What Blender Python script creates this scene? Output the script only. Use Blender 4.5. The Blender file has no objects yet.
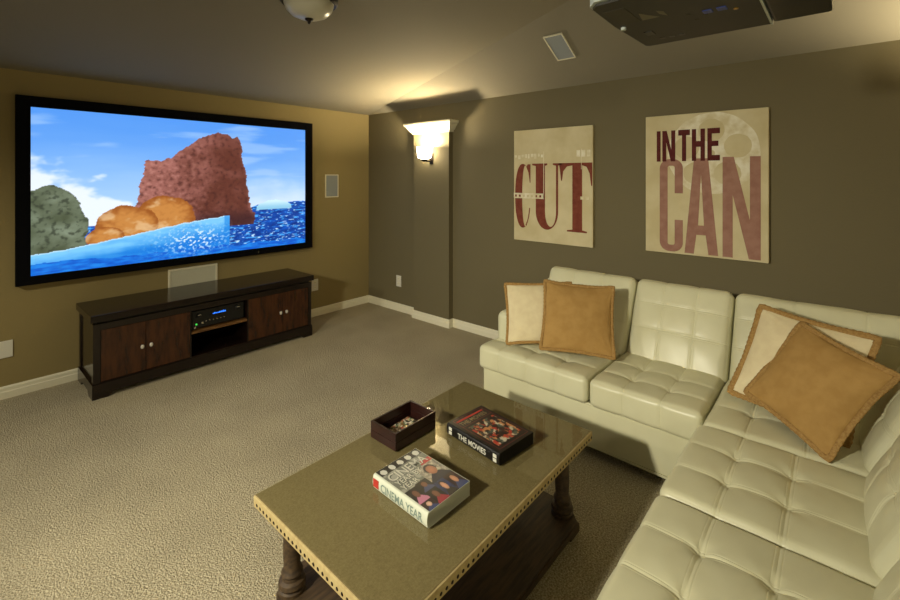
import bpy, bmesh, math, random
from mathutils import Vector, Matrix, Euler, noise
random.seed(7)
SC = bpy.context.scene
COL = SC.collection
PI = math.pi
V = Vector

# ---------------------------------------------------------------- colours / materials
def lin(c):
    c = c / 255.0
    return c / 12.92 if c <= .04045 else ((c + .055) / 1.055) ** 2.4
def rgb(r, g, b): return (lin(r), lin(g), lin(b), 1.0)

def mat(name, col, rough=.6, metal=0.0, spec=.5, coat=0.0, var=None, vscale=8.0, vstretch=(1, 1, 1),
        bump=None, bdist=.002, vdetail=4.0):
    """procedural Principled material: colour noise between col and var, noise bump (scale, strength)"""
    m = bpy.data.materials.new(name); m.use_nodes = True
    nt = m.node_tree; N = nt.nodes; L = nt.links
    p = N['Principled BSDF']
    p.inputs['Base Color'].default_value = col
    p.inputs['Roughness'].default_value = rough
    p.inputs['Metallic'].default_value = metal
    p.inputs['Specular IOR Level'].default_value = spec
    p.inputs['Coat Weight'].default_value = coat
    p.inputs['Coat Roughness'].default_value = .08
    tc = N.new('ShaderNodeTexCoord')
    if var:
        mp = N.new('ShaderNodeMapping'); mp.inputs['Scale'].default_value = vstretch
        L.new(tc.outputs['Object'], mp.inputs['Vector'])
        no = N.new('ShaderNodeTexNoise'); no.inputs['Scale'].default_value = vscale
        no.inputs['Detail'].default_value = vdetail
        L.new(mp.outputs['Vector'], no.inputs['Vector'])
        cr = N.new('ShaderNodeValToRGB')
        cr.color_ramp.elements[0].position = .35; cr.color_ramp.elements[0].color = col
        cr.color_ramp.elements[1].position = .65; cr.color_ramp.elements[1].color = var
        L.new(no.outputs['Fac'], cr.inputs['Fac'])
        L.new(cr.outputs['Color'], p.inputs['Base Color'])
    if bump:
        nb = N.new('ShaderNodeTexNoise'); nb.inputs['Scale'].default_value = bump[0]
        nb.inputs['Detail'].default_value = 3
        L.new(tc.outputs['Object'], nb.inputs['Vector'])
        b = N.new('ShaderNodeBump'); b.inputs['Strength'].default_value = bump[1]
        b.inputs['Distance'].default_value = bdist
        L.new(nb.outputs['Fac'], b.inputs['Height']); L.new(b.outputs['Normal'], p.inputs['Normal'])
    return m

def carpet_mat():
    m = bpy.data.materials.new('carpet'); m.use_nodes = True
    nt = m.node_tree; N = nt.nodes; L = nt.links; p = N['Principled BSDF']
    p.inputs['Roughness'].default_value = 1; p.inputs['Specular IOR Level'].default_value = .05
    tc = N.new('ShaderNodeTexCoord')
    n1 = N.new('ShaderNodeTexNoise'); n1.inputs['Scale'].default_value = 130; n1.inputs['Detail'].default_value = 3
    n2 = N.new('ShaderNodeTexNoise'); n2.inputs['Scale'].default_value = 2.2; n2.inputs['Detail'].default_value = 3
    vo = N.new('ShaderNodeTexVoronoi'); vo.inputs['Scale'].default_value = 150
    for n in (n1, n2, vo): L.new(tc.outputs['Object'], n.inputs['Vector'])
    cr = N.new('ShaderNodeValToRGB')
    cr.color_ramp.elements[0].position = .34; cr.color_ramp.elements[0].color = rgb(142, 130, 103)
    cr.color_ramp.elements[1].position = .66; cr.color_ramp.elements[1].color = rgb(204, 193, 165)
    L.new(n1.outputs['Fac'], cr.inputs['Fac'])
    cr2 = N.new('ShaderNodeValToRGB')
    cr2.color_ramp.elements[0].position = .3; cr2.color_ramp.elements[0].color = (.82, .82, .82, 1)
    cr2.color_ramp.elements[1].position = .7; cr2.color_ramp.elements[1].color = (1, 1, 1, 1)
    L.new(n2.outputs['Fac'], cr2.inputs['Fac'])
    mx = N.new('ShaderNodeMix'); mx.data_type = 'RGBA'; mx.blend_type = 'MULTIPLY'; mx.inputs['Factor'].default_value = 1
    L.new(cr.outputs['Color'], mx.inputs['A']); L.new(cr2.outputs['Color'], mx.inputs['B'])
    L.new(mx.outputs['Result'], p.inputs['Base Color'])
    ad = N.new('ShaderNodeMath'); ad.operation = 'SUBTRACT'
    L.new(n1.outputs['Fac'], ad.inputs[0]); L.new(vo.outputs['Distance'], ad.inputs[1])
    b = N.new('ShaderNodeBump'); b.inputs['Strength'].default_value = .7; b.inputs['Distance'].default_value = .008
    L.new(ad.outputs[0], b.inputs['Height']); L.new(b.outputs['Normal'], p.inputs['Normal'])
    return m

def burlap_mat():
    m = bpy.data.materials.new('burlap'); m.use_nodes = True
    nt = m.node_tree; N = nt.nodes; L = nt.links; p = N['Principled BSDF']
    p.inputs['Roughness'].default_value = .9; p.inputs['Specular IOR Level'].default_value = .1
    tc = N.new('ShaderNodeTexCoord')
    w = []
    for d in ('X', 'Y'):
        q = N.new('ShaderNodeTexWave'); q.bands_direction = d; q.inputs['Scale'].default_value = 95
        q.inputs['Distortion'].default_value = 1.2; q.inputs['Detail'].default_value = 2
        q.inputs['Detail Scale'].default_value = 3
        L.new(tc.outputs['Object'], q.inputs['Vector']); w.append(q)
    mu = N.new('ShaderNodeMath'); mu.operation = 'MULTIPLY'
    L.new(w[0].outputs['Fac'], mu.inputs[0]); L.new(w[1].outputs['Fac'], mu.inputs[1])
    no = N.new('ShaderNodeTexNoise'); no.inputs['Scale'].default_value = 150; no.inputs['Detail'].default_value = 3
    L.new(tc.outputs['Object'], no.inputs['Vector'])
    av = N.new('ShaderNodeMath'); av.operation = 'MULTIPLY_ADD'; av.inputs[1].default_value = .45
    L.new(mu.outputs[0], av.inputs[0]); L.new(no.outputs['Fac'], av.inputs[2])
    cr = N.new('ShaderNodeValToRGB')
    cr.color_ramp.elements[0].position = .3; cr.color_ramp.elements[0].color = rgb(112, 98, 66)
    cr.color_ramp.elements[1].position = .95; cr.color_ramp.elements[1].color = rgb(140, 125, 88)
    L.new(av.outputs[0], cr.inputs['Fac']); L.new(cr.outputs['Color'], p.inputs['Base Color'])
    b = N.new('ShaderNodeBump'); b.inputs['Strength'].default_value = .4; b.inputs['Distance'].default_value = .001
    L.new(mu.outputs[0], b.inputs['Height']); L.new(b.outputs['Normal'], p.inputs['Normal'])
    return m

def pane_mat():
    m = bpy.data.materials.new('clear_glass'); m.use_nodes = True
    nt = m.node_tree; N = nt.nodes; L = nt.links; N.remove(N['Principled BSDF'])
    t = N.new('ShaderNodeBsdfTransparent'); t.inputs['Color'].default_value = (.97, .98, .96, 1)
    g = N.new('ShaderNodeBsdfGlossy'); g.inputs['Roughness'].default_value = .02
    f = N.new('ShaderNodeFresnel'); f.inputs['IOR'].default_value = 1.5
    ge = N.new('ShaderNodeNewGeometry'); iv = N.new('ShaderNodeMath'); iv.operation = 'SUBTRACT'; iv.inputs[0].default_value = 1
    L.new(ge.outputs['Backfacing'], iv.inputs[1])
    ml = N.new('ShaderNodeMath'); ml.operation = 'MULTIPLY'
    L.new(f.outputs['Fac'], ml.inputs[0]); L.new(iv.outputs[0], ml.inputs[1])
    mx = N.new('ShaderNodeMixShader')
    L.new(ml.outputs[0], mx.inputs['Fac']); L.new(t.outputs[0], mx.inputs[1]); L.new(g.outputs[0], mx.inputs[2])
    L.new(mx.outputs[0], N['Material Output'].inputs['Surface'])
    return m

def emit_mat(name, col, strength):
    m = bpy.data.materials.new(name); m.use_nodes = True
    p = m.node_tree.nodes['Principled BSDF']
    p.inputs['Base Color'].default_value = col
    p.inputs['Emission Color'].default_value = col
    p.inputs['Emission Strength'].default_value = strength
    return m

def paint_mat(name, emission=0.0, rough=.5):
    """material whose colour is the printed picture stored on the mesh"""
    m = bpy.data.materials.new(name); m.use_nodes = True
    nt = m.node_tree; p = nt.nodes['Principled BSDF']
    a = nt.nodes.new('ShaderNodeAttribute'); a.attribute_name = 'picture'
    if emission:
        p.inputs['Base Color'].default_value = (.02, .02, .02, 1)
        nt.links.new(a.outputs['Color'], p.inputs['Emission Color'])
        p.inputs['Emission Strength'].default_value = emission
        p.inputs['Specular IOR Level'].default_value = .1
    else:
        nt.links.new(a.outputs['Color'], p.inputs['Base Color'])
    p.inputs['Roughness'].default_value = rough
    return m

M = dict(
    wall=mat('wall_paint', rgb(146, 130, 86), .75, spec=.25, bump=(70, .25), bdist=.003),
    wallr=mat('right_wall_paint', rgb(112, 103, 76), .75, spec=.25, bump=(70, .25), bdist=.003),  # right wall and pilaster, greyer and darker than the other walls
    ceil=mat('ceiling_paint', rgb(138, 131, 112), .85, spec=.15, bump=(60, .2), bdist=.003),
    trim=mat('white_trim_paint', rgb(232, 226, 200), .4),
    carpet=carpet_mat(),
    black=mat('black_velvet', rgb(9, 9, 12), .9, spec=.1),
    blackp=mat('black_plastic', rgb(11, 11, 12), .35),
    espresso=mat('espresso_wood', rgb(30, 18, 12), .16, var=rgb(20, 11, 8), vscale=10, vstretch=(1, 8, 8)),
    door=mat('brown_door_veneer', rgb(72, 38, 15), .26, var=rgb(46, 22, 9), vscale=7, vstretch=(5, 2, 1), bump=(60, .1), bdist=.001),
    shelfw=mat('brown_shelf_wood', rgb(120, 84, 42), .4, var=rgb(90, 58, 26), vscale=9, vstretch=(1, 8, 8)),
    nickel=mat('brushed_nickel', rgb(225, 222, 214), .22, metal=1),
    knob=mat('polished_pale_metal', rgb(240, 236, 226), .3, metal=.5),
    bronze=mat('dark_bronze', rgb(38, 30, 22), .35, metal=.8),
    tabwood=mat('weathered_dark_wood', rgb(78, 60, 38), .6, var=rgb(48, 35, 22), vscale=6, vstretch=(1.5, 12, 12), bump=(40, .3), bdist=.002),
    burlap=burlap_mat(),
    edge=mat('linen_edge', rgb(182, 164, 118), .85, spec=.1, var=rgb(168, 148, 104), vscale=60, bump=(300, .3), bdist=.001),
    glass=pane_mat(),
    leather=mat('cream_leather', rgb(214, 211, 178), .36, spec=.5, var=rgb(208, 204, 170), vscale=5, bump=(260, .12), bdist=.001),
    tan=mat('tan_fabric', rgb(176, 140, 84), .9, spec=.1, var=rgb(166, 130, 76), vscale=18, bump=(420, .3), bdist=.001),
    braid=mat('tan_braid', rgb(172, 138, 86), .9, spec=.1, var=rgb(148, 114, 66), vscale=110, bump=(240, .6), bdist=.002),
    linen=mat('cream_linen', rgb(226, 212, 174), .9, spec=.1, var=rgb(218, 202, 164), vscale=20, bump=(420, .25), bdist=.001),
    canvas=mat('cream_canvas', rgb(216, 204, 166), .8, spec=.15, var=rgb(202, 188, 146), vscale=5, bump=(300, .15), bdist=.001, vdetail=8),
    brickred=mat('brick_red_ink', rgb(132, 72, 56), .75, spec=.1, var=rgb(118, 60, 48), vscale=25, vdetail=8),
    oxblood=mat('oxblood_ink', rgb(98, 46, 44), .75, spec=.1, var=rgb(84, 36, 36), vscale=25, vdetail=8),
    mauve=mat('mauve_ink', rgb(168, 128, 112), .75, spec=.1, var=rgb(154, 112, 98), vscale=18, vdetail=8),
    reel=mat('worn_white_ink', rgb(238, 232, 210), .75, spec=.1, var=rgb(214, 202, 164), vscale=16, vdetail=10),
    whitep=mat('white_plastic', rgb(222, 218, 202), .45),
    grille=mat('pale_speaker_mesh', rgb(206, 204, 182), .7, var=rgb(194, 192, 170), vscale=300),
    grilleg=mat('grey_speaker_mesh', rgb(150, 156, 158), .7, var=rgb(138, 144, 146), vscale=300),
    projw=mat('pale_grey_plastic', rgb(205, 215, 210), .4),
    projd=mat('charcoal_plastic', rgb(44, 42, 34), .5),
    label=mat('grey_sticker', rgb(120, 115, 95), .6),
    label2=mat('dark_sticker', rgb(66, 62, 50), .6),
    blue=mat('blue_port', rgb(40, 70, 160), .4),
    brass=mat('brass_stud', rgb(190, 160, 80), .3, metal=1),
    pages=mat('page_edges', rgb(222, 208, 170), .8, var=rgb(205, 190, 150), vscale=40, vstretch=(1, 1, 30)),
    bookw=mat('pale_book_cover', rgb(205, 208, 190), .35),
    bookb=mat('black_book_cover', rgb(18, 16, 16), .35),
    inkgrey=mat('grey_green_ink', rgb(120, 138, 130), .5),
    inkpale=mat('pale_ink', rgb(206, 204, 190), .5),
    inkblack=mat('black_ink', rgb(24, 22, 22), .5),
    inkred=mat('red_ink', rgb(178, 52, 40), .5),
    inkgold=mat('dull_gold_ink', rgb(138, 122, 88), .5),
    traywood=mat('dark_red_brown_wood', rgb(48, 22, 16), .35, var=rgb(32, 14, 11), vscale=9, vstretch=(3, 3, 20), bump=(60, .3), bdist=.001),
    nail=mat('dark_nailhead', rgb(40, 30, 20), .35, metal=.7),
    frost=mat('frosted_glass', rgb(196, 192, 172), .3),
    lit=emit_mat('lit_glass', (1.0, .86, .62, 1), 22.0),
    lcd=emit_mat('blue_display', rgb(40, 110, 235), 2.0),
    led=emit_mat('green_led', rgb(60, 190, 70), 1.2),
)

# ---------------------------------------------------------------- object helpers
ORG = {}
def tag(o, label, cat, group=None, kind=None):
    if label: o['label'] = label
    if cat: o['category'] = cat
    if group: o['group'] = group
    if kind: o['kind'] = kind
    return o
def thing(name, loc, label, cat, group=None):
    o = bpy.data.objects.new(name, None); COL.objects.link(o)
    o.empty_display_size = .1
    o.location = loc; ORG[o.name] = V(loc)
    return tag(o, label, cat, group)
def finish(o, m, parent, smooth):
    me = o.data
    me.materials.clear(); me.materials.append(m)
    for p in me.polygons: p.use_smooth = smooth
    return o
def obj(name, bm, m, parent=None, smooth=False, origin=None, weld=False):
    """link bm (world coordinates) as one mesh object"""
    if weld: bmesh.ops.remove_doubles(bm, verts=bm.verts, dist=1e-5)
    bmesh.ops.recalc_face_normals(bm, faces=bm.faces)
    return obj_me(name, bm, m, parent, smooth, origin)
def obj_me(name, bm, m, parent=None, smooth=False, origin=None):
    off = ORG[parent.name] if parent else (V(origin) if origin is not None else V((0, 0, 0)))
    bmesh.ops.translate(bm, verts=bm.verts, vec=-off)
    me = bpy.data.meshes.new(name); bm.to_mesh(me); bm.free()
    o = bpy.data.objects.new(name, me); COL.objects.link(o)
    if parent: o.parent = parent
    else: o.location = off
    ORG[o.name] = off
    finish(o, m, parent, smooth)
    if smooth: auto_smooth(o)
    return o
def auto_smooth(o, ang=40):
    me = o.data
    bm = bmesh.new(); bm.from_mesh(me)
    for e in bm.edges:
        if len(e.link_faces) == 2: e.smooth = e.calc_face_angle(0) < math.radians(ang)
    bm.to_mesh(me); bm.free()
def box(bm, x0, x1, y0, y1, z0, z1, bev=0.0, seg=2):
    r = bmesh.ops.create_cube(bm, size=1)
    for v in r['verts']:
        v.co = V(((x0 + x1) / 2 + v.co.x * (x1 - x0), (y0 + y1) / 2 + v.co.y * (y1 - y0), (z0 + z1) / 2 + v.co.z * (z1 - z0)))
    if bev:
        es = set(e for v in r['verts'] for e in v.link_edges)
        bmesh.ops.bevel(bm, geom=list(es), offset=bev, segments=seg, affect='EDGES', profile=.5)
def lathe(bm, prof, c, n=32, axis='Z', close=True):
    rings = []
    for r, h in prof:
        ring = []
        for k in range(n):
            a = 2 * PI * k / n
            p = {'Z': (r * math.cos(a), r * math.sin(a), h), 'X': (h, r * math.cos(a), r * math.sin(a)),
                 'Y': (r * math.cos(a), h, r * math.sin(a))}[axis]
            ring.append(bm.verts.new(V(c) + V(p)))
        rings.append(ring)
    for a, b in zip(rings, rings[1:]):
        for k in range(n):
            bm.faces.new((a[k], a[(k + 1) % n], b[(k + 1) % n], b[k]))
    if close:
        bm.faces.new(rings[0]); bm.faces.new(rings[-1])
def tube(bm, pts, r, n=10):
    rings = []
    for i, p in enumerate(pts):
        p = V(p); t = (V(pts[min(i + 1, len(pts) - 1)]) - V(pts[max(i - 1, 0)])).normalized()
        s = t.orthogonal().normalized() if i == 0 else (s0 - t * s0.dot(t)).normalized()
        s0 = s; q = t.cross(s)
        rings.append([bm.verts.new(p + (s * math.cos(2 * PI * k / n) + q * math.sin(2 * PI * k / n)) * r) for k in range(n)])
    for a, b in zip(rings, rings[1:]):
        for k in range(n): bm.faces.new((a[k], a[(k + 1) % n], b[(k + 1) % n], b[k]))
    bm.faces.new(rings[0]); bm.faces.new(rings[-1])
def prism(bm, pts0, vec):
    a = [bm.verts.new(p) for p in pts0]; b = [bm.verts.new(V(p) + V(vec)) for p in pts0]
    bm.faces.new(a); bm.faces.new(b[::-1])
    for i in range(len(a)):
        j = (i + 1) % len(a); bm.faces.new((a[i], a[j], b[j], b[i]))
def new(): return bmesh.new()
def B(*a, **k):
    bm = bmesh.new(); box(bm, *a, **k); return bm
def frame_mx(o, x, y):
    x = V(x).normalized(); y = V(y).normalized(); n = x.cross(y)
    m = Matrix((x, y, n)).transposed().to_4x4(); m.translation = V(o); return m
def eval_curve(cu):
    ob = bpy.data.objects.new('tmp', cu); COL.objects.link(ob)
    dg = bpy.context.evaluated_depsgraph_get(); dg.update()
    me = bpy.data.meshes.new_from_object(ob.evaluated_get(dg))
    bpy.data.objects.remove(ob); bpy.data.curves.remove(cu)
    bm = bmesh.new(); bm.from_mesh(me); bpy.data.meshes.remove(me)
    return bm
def loops_bm(groups):
    """groups: list of shapes, each a list of loops (outer first, then holes), 2-D, even-odd filled"""
    out = bmesh.new()
    for loops in groups:
        cu = bpy.data.curves.new('tmp', 'CURVE'); cu.dimensions = '2D'; cu.fill_mode = 'FRONT'
        for lp in loops:
            s = cu.splines.new('POLY'); s.points.add(len(lp) - 1); s.use_cyclic_u = True
            for q, (x, y) in zip(s.points, lp): q.co = (x, y, 0, 1)
        b = eval_curve(cu)
        me = bpy.data.meshes.new('t'); b.to_mesh(me); b.free(); out.from_mesh(me); bpy.data.meshes.remove(me)
    return out
def text_bm(body, w, h, bold=0.0):
    cu = bpy.data.curves.new('tmp', 'FONT'); cu.body = body; cu.size = 1; cu.offset = bold
    cu.resolution_u = 4
    b = eval_curve(cu)
    xs = [v.co.x for v in b.verts]; ys = [v.co.y for v in b.verts]
    x0, x1, y0, y1 = min(xs), max(xs), min(ys), max(ys)
    for v in b.verts:
        v.co = V(((v.co.x - x0) / (x1 - x0) * w, (v.co.y - y0) / (y1 - y0) * h, 0))
    return b
def place(name, bm, mx, m, parent):
    for v in bm.verts: v.co = mx @ v.co
    return obj_me(name, bm, m, parent)
def paint(name, w, h, nx, ny, fn, mx, m, parent):
    bm = bmesh.new()
    g = [[bm.verts.new(mx @ V((w * i / nx, h * j / ny, 0))) for i in range(nx + 1)] for j in range(ny + 1)]
    for j in range(ny):
        for i in range(nx): bm.faces.new((g[j][i], g[j][i + 1], g[j + 1][i + 1], g[j + 1][i]))
    bm.verts.index_update()
    o = obj_me(name, bm, m, parent)
    a = o.data.color_attributes.new('picture', 'FLOAT_COLOR', 'POINT')
    k = 0; buf = []
    for j in range(ny + 1):
        for i in range(nx + 1):
            c = fn(i / nx, j / ny); buf += [lin(max(0, min(255, c[0]))), lin(max(0, min(255, c[1]))), lin(max(0, min(255, c[2]))), 1.0]
    a.data.foreach_set('color', buf)
    return o
def mix(a, b, t):
    t = max(0, min(1, t)); return tuple(x + (y - x) * t for x, y in zip(a, b))
def sst(a, b, x):
    t = max(0, min(1, (x - a) / (b - a))); return t * t * (3 - 2 * t)
def nz(x, y, z=0, o=4):
    return noise.fractal(V((x, y, z)), 1.0, 2.0, o)      # about -1..1

# ---------------------------------------------------------------- room shell
XW, YW, XL, YB = 3.70, 4.66, -1.50, -2.60
SA, SB, ZC = .135, .55, 2.44
struct = lambda o: tag(o, None, None, kind='structure')
struct(obj('floor', B(XL - .1, XW + .1, YB - .1, YW + .1, -.1, 0), M['carpet']))
struct(obj('wall_front', B(XL - .1, XW + .1, YW, YW + .1, 0, ZC + .02), M['wall']))
struct(obj('wall_right', B(XW, XW + .1, YB, YW, 0, ZC + .02), M['wallr']))
struct(obj('wall_left', B(XL - .1, XL, YB, YW, 0, ZC + .02), M['wall']))
struct(obj('wall_rear', B(XL - .1, XW + .1, YB - .1, YB, 0, 3.6), M['wall']))
hz = ZC + SA * (YW - YB); hx = SA * (YW - YB) / SB
bm = new()
P = [(XL, YW, ZC), (XW, YW, ZC), (XW, YB, ZC), (XL, YB, ZC), (XW - hx, YB, hz), (XL + hx, YB, hz)]
lo = [bm.verts.new(p) for p in P]; hi = [bm.verts.new(V(p) + V((0, 0, .1))) for p in P]
for f in ((0, 1, 4, 5), (1, 2, 4), (0, 5, 3)):
    bm.faces.new([lo[i] for i in f]); bm.faces.new([hi[i] for i in reversed(f)])
for i, j in ((0, 1), (1, 2), (2, 4), (4, 5), (5, 3), (3, 0)):
    bm.faces.new((lo[i], lo[j], hi[j], hi[i]))
struct(obj('ceiling', bm, M['ceil']))

def base_prof(d=0.0):   # (outwards, height)
    return [(0, 0), (.016, 0), (.016, .05), (.012, .056), (.012, .078), (.006, .088), (0, .09)]
def baseboard(name, p0, p1, out):
    bm = new(); p0 = V(p0); p1 = V(p1); o = V(out)
    prism(bm, [p0 + o * a + V((0, 0, h)) for a, h in base_prof()], p1 - p0)
    return struct(obj(name, bm, M['trim']))
CX0, CX1, CY0, CY1 = 3.635, 3.70, 3.205, 3.75    # pilaster
baseboard('baseboard_front', (XL, YW, 0), (XW, YW, 0), (0, -1, 0))
baseboard('baseboard_right', (XW, CY0, 0), (XW, YB, 0), (-1, 0, 0))
baseboard('baseboard_right_corner', (XW, YW, 0), (XW, CY1, 0), (-1, 0, 0))
baseboard('baseboard_left', (XL, YB, 0), (XL, YW, 0), (1, 0, 0))

# pilaster with crown
pil = struct(obj('wall_right_pilaster', B(CX0, XW, CY0, CY1, 0, 2.24), M['wallr']))
bm = new()
for f in (0,):
    pr_ = base_prof()
    prism(bm, [V((CX0 - a, CY0 - .016, h)) for a, h in pr_], V((0, CY1 - CY0 + .032, 0)))
    prism(bm, [V((CX0 - .001, CY0 - a, h)) for a, h in pr_], V((XW - CX0, 0, 0)))
    prism(bm, [V((CX0 - .001, CY1 + a, h)) for a, h in pr_], V((XW - CX0, 0, 0)))
struct(obj('baseboard_pilaster', bm, M['trim']))
cp = [(.000, 2.125), (.012, 2.125), (.012, 2.14), (.022, 2.146), (.034, 2.158), (.05, 2.185), (.066, 2.205),
      (.066, 2.215), (.078, 2.215), (.086, 2.228), (.086, 2.245), (0, 2.245)]
bm = new()
rings = []
for a, h in cp:
    rings.append([bm.verts.new(p) for p in ((XW, CY1 + a, h), (CX0 - a, CY1 + a, h), (CX0 - a, CY0 - a, h), (XW, CY0 - a, h))])
for a, b in zip(rings, rings[1:]):
    for k in range(3): bm.faces.new((a[k], a[k + 1], b[k + 1], b[k]))
bm.faces.new(rings[-1])
bm.faces.new([r[0] for r in rings]); bm.faces.new([r[3] for r in rings])
struct(obj('trim_crown', bm, M['trim']))

# ---------------------------------------------------------------- projection screen
sc = thing('projection_screen', (1.608, YW, .82), 'large black-framed projection screen above the console, showing a bright blue sea scene', 'screen')
bm = new(); T = .05
X0, X1, Z0, Z1 = .373, 2.845, .82, 2.25; A0, A1, C0, C1 = .455, 2.76, .885, 2.168
for a in ((X0, A0, Z0, Z1), (A1, X1, Z0, Z1), (A0, A1, Z0, C0), (A0, A1, C1, Z1)):
    box(bm, a[0], a[1], YW - T, YW, a[2], a[3])
bmesh.ops.remove_doubles(bm, verts=bm.verts, dist=1e-5)
obj('frame', bm, M['black'], sc)
def film(u, v):
    # sky
    c = mix((178, 212, 247), (84, 150, 236), sst(.25, 1.0, v + .06 * nz(u * 2, v * 6, 1)))
    c = mix(c, (176, 206, 244), .5 * sst(.1, .6, nz(u * 2.5 + v, v * 9 - u, 5)))
    c = mix(c, (236, 242, 250), sst(.0, .12, .72 - v - 1.1 * u + .18 * nz(u * 9, v * 9, 2)) * .9)
    c = mix(c, (216, 230, 250), .8 * sst(.0, .25, .58 - v + .1 * nz(u * 6, v * 6, 9)) * sst(.55, .8, u))
    # sea
    hor = .27 + .10 * sst(.55, .85, u) + .012 * nz(u * 7, 0, 3)
    if v < hor:
        w = nz(u * 18 + v * 8, v * 46 - u * 9, 4)
        c = mix((12, 84, 190), (4, 46, 128), .5 + .8 * w)
        c = mix(c, (70, 160, 236), sst(.18, .5, nz(u * 30, v * 80, 8)))
        c = mix(c, (190, 226, 250), sst(.36, .6, nz(u * 44, v * 110, 6)))
    # broad brown rock headland rising from the water
    q = (u + .012 * nz(v * 9, 3, 40) + .006 * nz(v * 40, 5, 41) - .27) / .475
    if 0 < q < 1 and v > .2:
        top = .24 + .46 * sst(.0, .13, q) + .20 * sst(.18, .62, q) - .60 * sst(.84, 1.0, q) + .045 * nz(u * 9, 1, 7) + .010 * nz(u * 50, 2, 7)
        if v < top:
            t = nz(u * 60, v * 38, 11); t2 = nz(u * 10, v * 7, 12)
            k = mix((162, 104, 94), (98, 52, 42), sst(.05, .8, q) + .5 * t2 - .4 * sst(-.16, .0, v - top))
            c = mix(k, (66, 32, 30), sst(.0, .8, t) * .55)
            c = mix(c, (204, 146, 134), .4 * sst(.1, .6, -t) * (1 - sst(.1, .9, q)))
            if v < .36: c = mix(c, (40, 20, 34), .5 * sst(.36, .24, v))
    # pale floating ice
    k = 1 - ((u - .84) / .085) ** 2
    if k > 0 and .315 < v < .335 + .055 * k ** .6 + .012 * nz(u * 30, 0, 14): c = mix((140, 198, 228), (206, 236, 244), sst(.32, .39, v))
    # mossy boulder on the left
    d = ((u - .045) / .105) ** 2 + ((v - .26) / .27) ** 2 + .18 * nz(u * 20, v * 12, 20)
    if d < 1:
        t = nz(u * 60, v * 40, 21)
        c = mix(mix((128, 140, 118), (70, 78, 56), .5 + .5 * nz(u * 14, v * 10, 22)), (50, 56, 44), .7 * sst(.0, .6, t))
    # ochre boulders in front
    for (cu, cv, ru, rv) in ((.39, .30, .11, .15), (.27, .26, .10, .13), (.20, .19, .06, .07)):
        d = ((u - cu) / ru) ** 2 + ((v - cv) / rv) ** 2 + .22 * nz(u * 18, v * 12, 24)
        if d < 1:
            t = nz(u * 46, v * 34, 25)
            c = mix(mix((196, 132, 66), (150, 84, 34), sst(.2, 1.1, d) + .4 * t), (232, 200, 156), .6 * sst(.1, .5, nz(u * 12, v * 10, 26)))
    # ice shelf
    top = .115 + .17 * sst(-.1, .7, u) + .006 * nz(u * 30, 1, 30)
    if v < top and u < .635:
        t = nz(u * 8, v * 20, 31)
        c = mix((120, 196, 244), (20, 120, 216), sst(0, .17, top - v) + .35 * t)
        c = mix(c, (206, 234, 250), .8 * sst(.012, 0, top - v))
        if u > .615: c = mix(c, (30, 130, 220), .6)
    if v < .07 - .03 * u + .02 * nz(u * 10, v * 4, 33): c = mix((10, 84, 196), (30, 130, 226), .5 + nz(u * 20, v * 50, 34))
    f = math.exp(-((u - .5) / .12) ** 2 - ((v - .12) / .09) ** 2)
    c = mix(c, (226, 242, 252), f * sst(.08, .4, nz(u * 80, v * 60, 35)) * 1.2)
    return c
paint('picture', A1 - A0, C1 - C0, 460, 256, film, frame_mx((A0, YW - .034, C0), (1, 0, 0), (0, 0, 1)), paint_mat('projected_picture', 1.15), sc)

# ---------------------------------------------------------------- wall speakers, plates
def flat_speaker(loc, ax, ay, w, h, label, g):
    """framed grille; loc = centre on the surface"""
    n = V(ax).normalized().cross(V(ay).normalized())
    t = thing('wall_speaker', loc, label, 'speaker', 'white-framed built-in speakers')
    mx = frame_mx(loc, ax, ay)
    def bx(bm, x0, x1, y0, y1, z0, z1):
        b2 = B(x0, x1, y0, y1, z0, z1, bev=.002); 
        for v in b2.verts: v.co = mx @ v.co
        me = bpy.data.meshes.new('t'); b2.to_mesh(me); b2.free(); bm.from_mesh(me); bpy.data.meshes.remove(me)
    f = .011 if w < .3 else .018
    bm = new()
    for a in ((-w / 2, -w / 2 + f, -h / 2, h / 2), (w / 2 - f, w / 2, -h / 2, h / 2), (-w / 2 + f, w / 2 - f, -h / 2, -h / 2 + f), (-w / 2 + f, w / 2 - f, h / 2 - f, h / 2)):
        bx(bm, *a, 0, .012)
    obj('frame', bm, M['trim'], t)
    bm = new(); bx(bm, -w / 2 + f * .9, w / 2 - f * .9, -h / 2 + f * .9, h / 2 - f * .9, 0, .008)
    obj('grille', bm, g, t)
    return t
flat_speaker((1.599, YW, .675), (1, 0, 0), (0, 0, 1), .43, .215, 'wide white-framed speaker grille low on the wall just above the dark console', M['grille'])
flat_speaker((3.135, YW, 1.524), (1, 0, 0), (0, 0, 1), .184, .276, 'small upright white-framed speaker on the wall right of the big screen', M['grilleg'])
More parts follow.
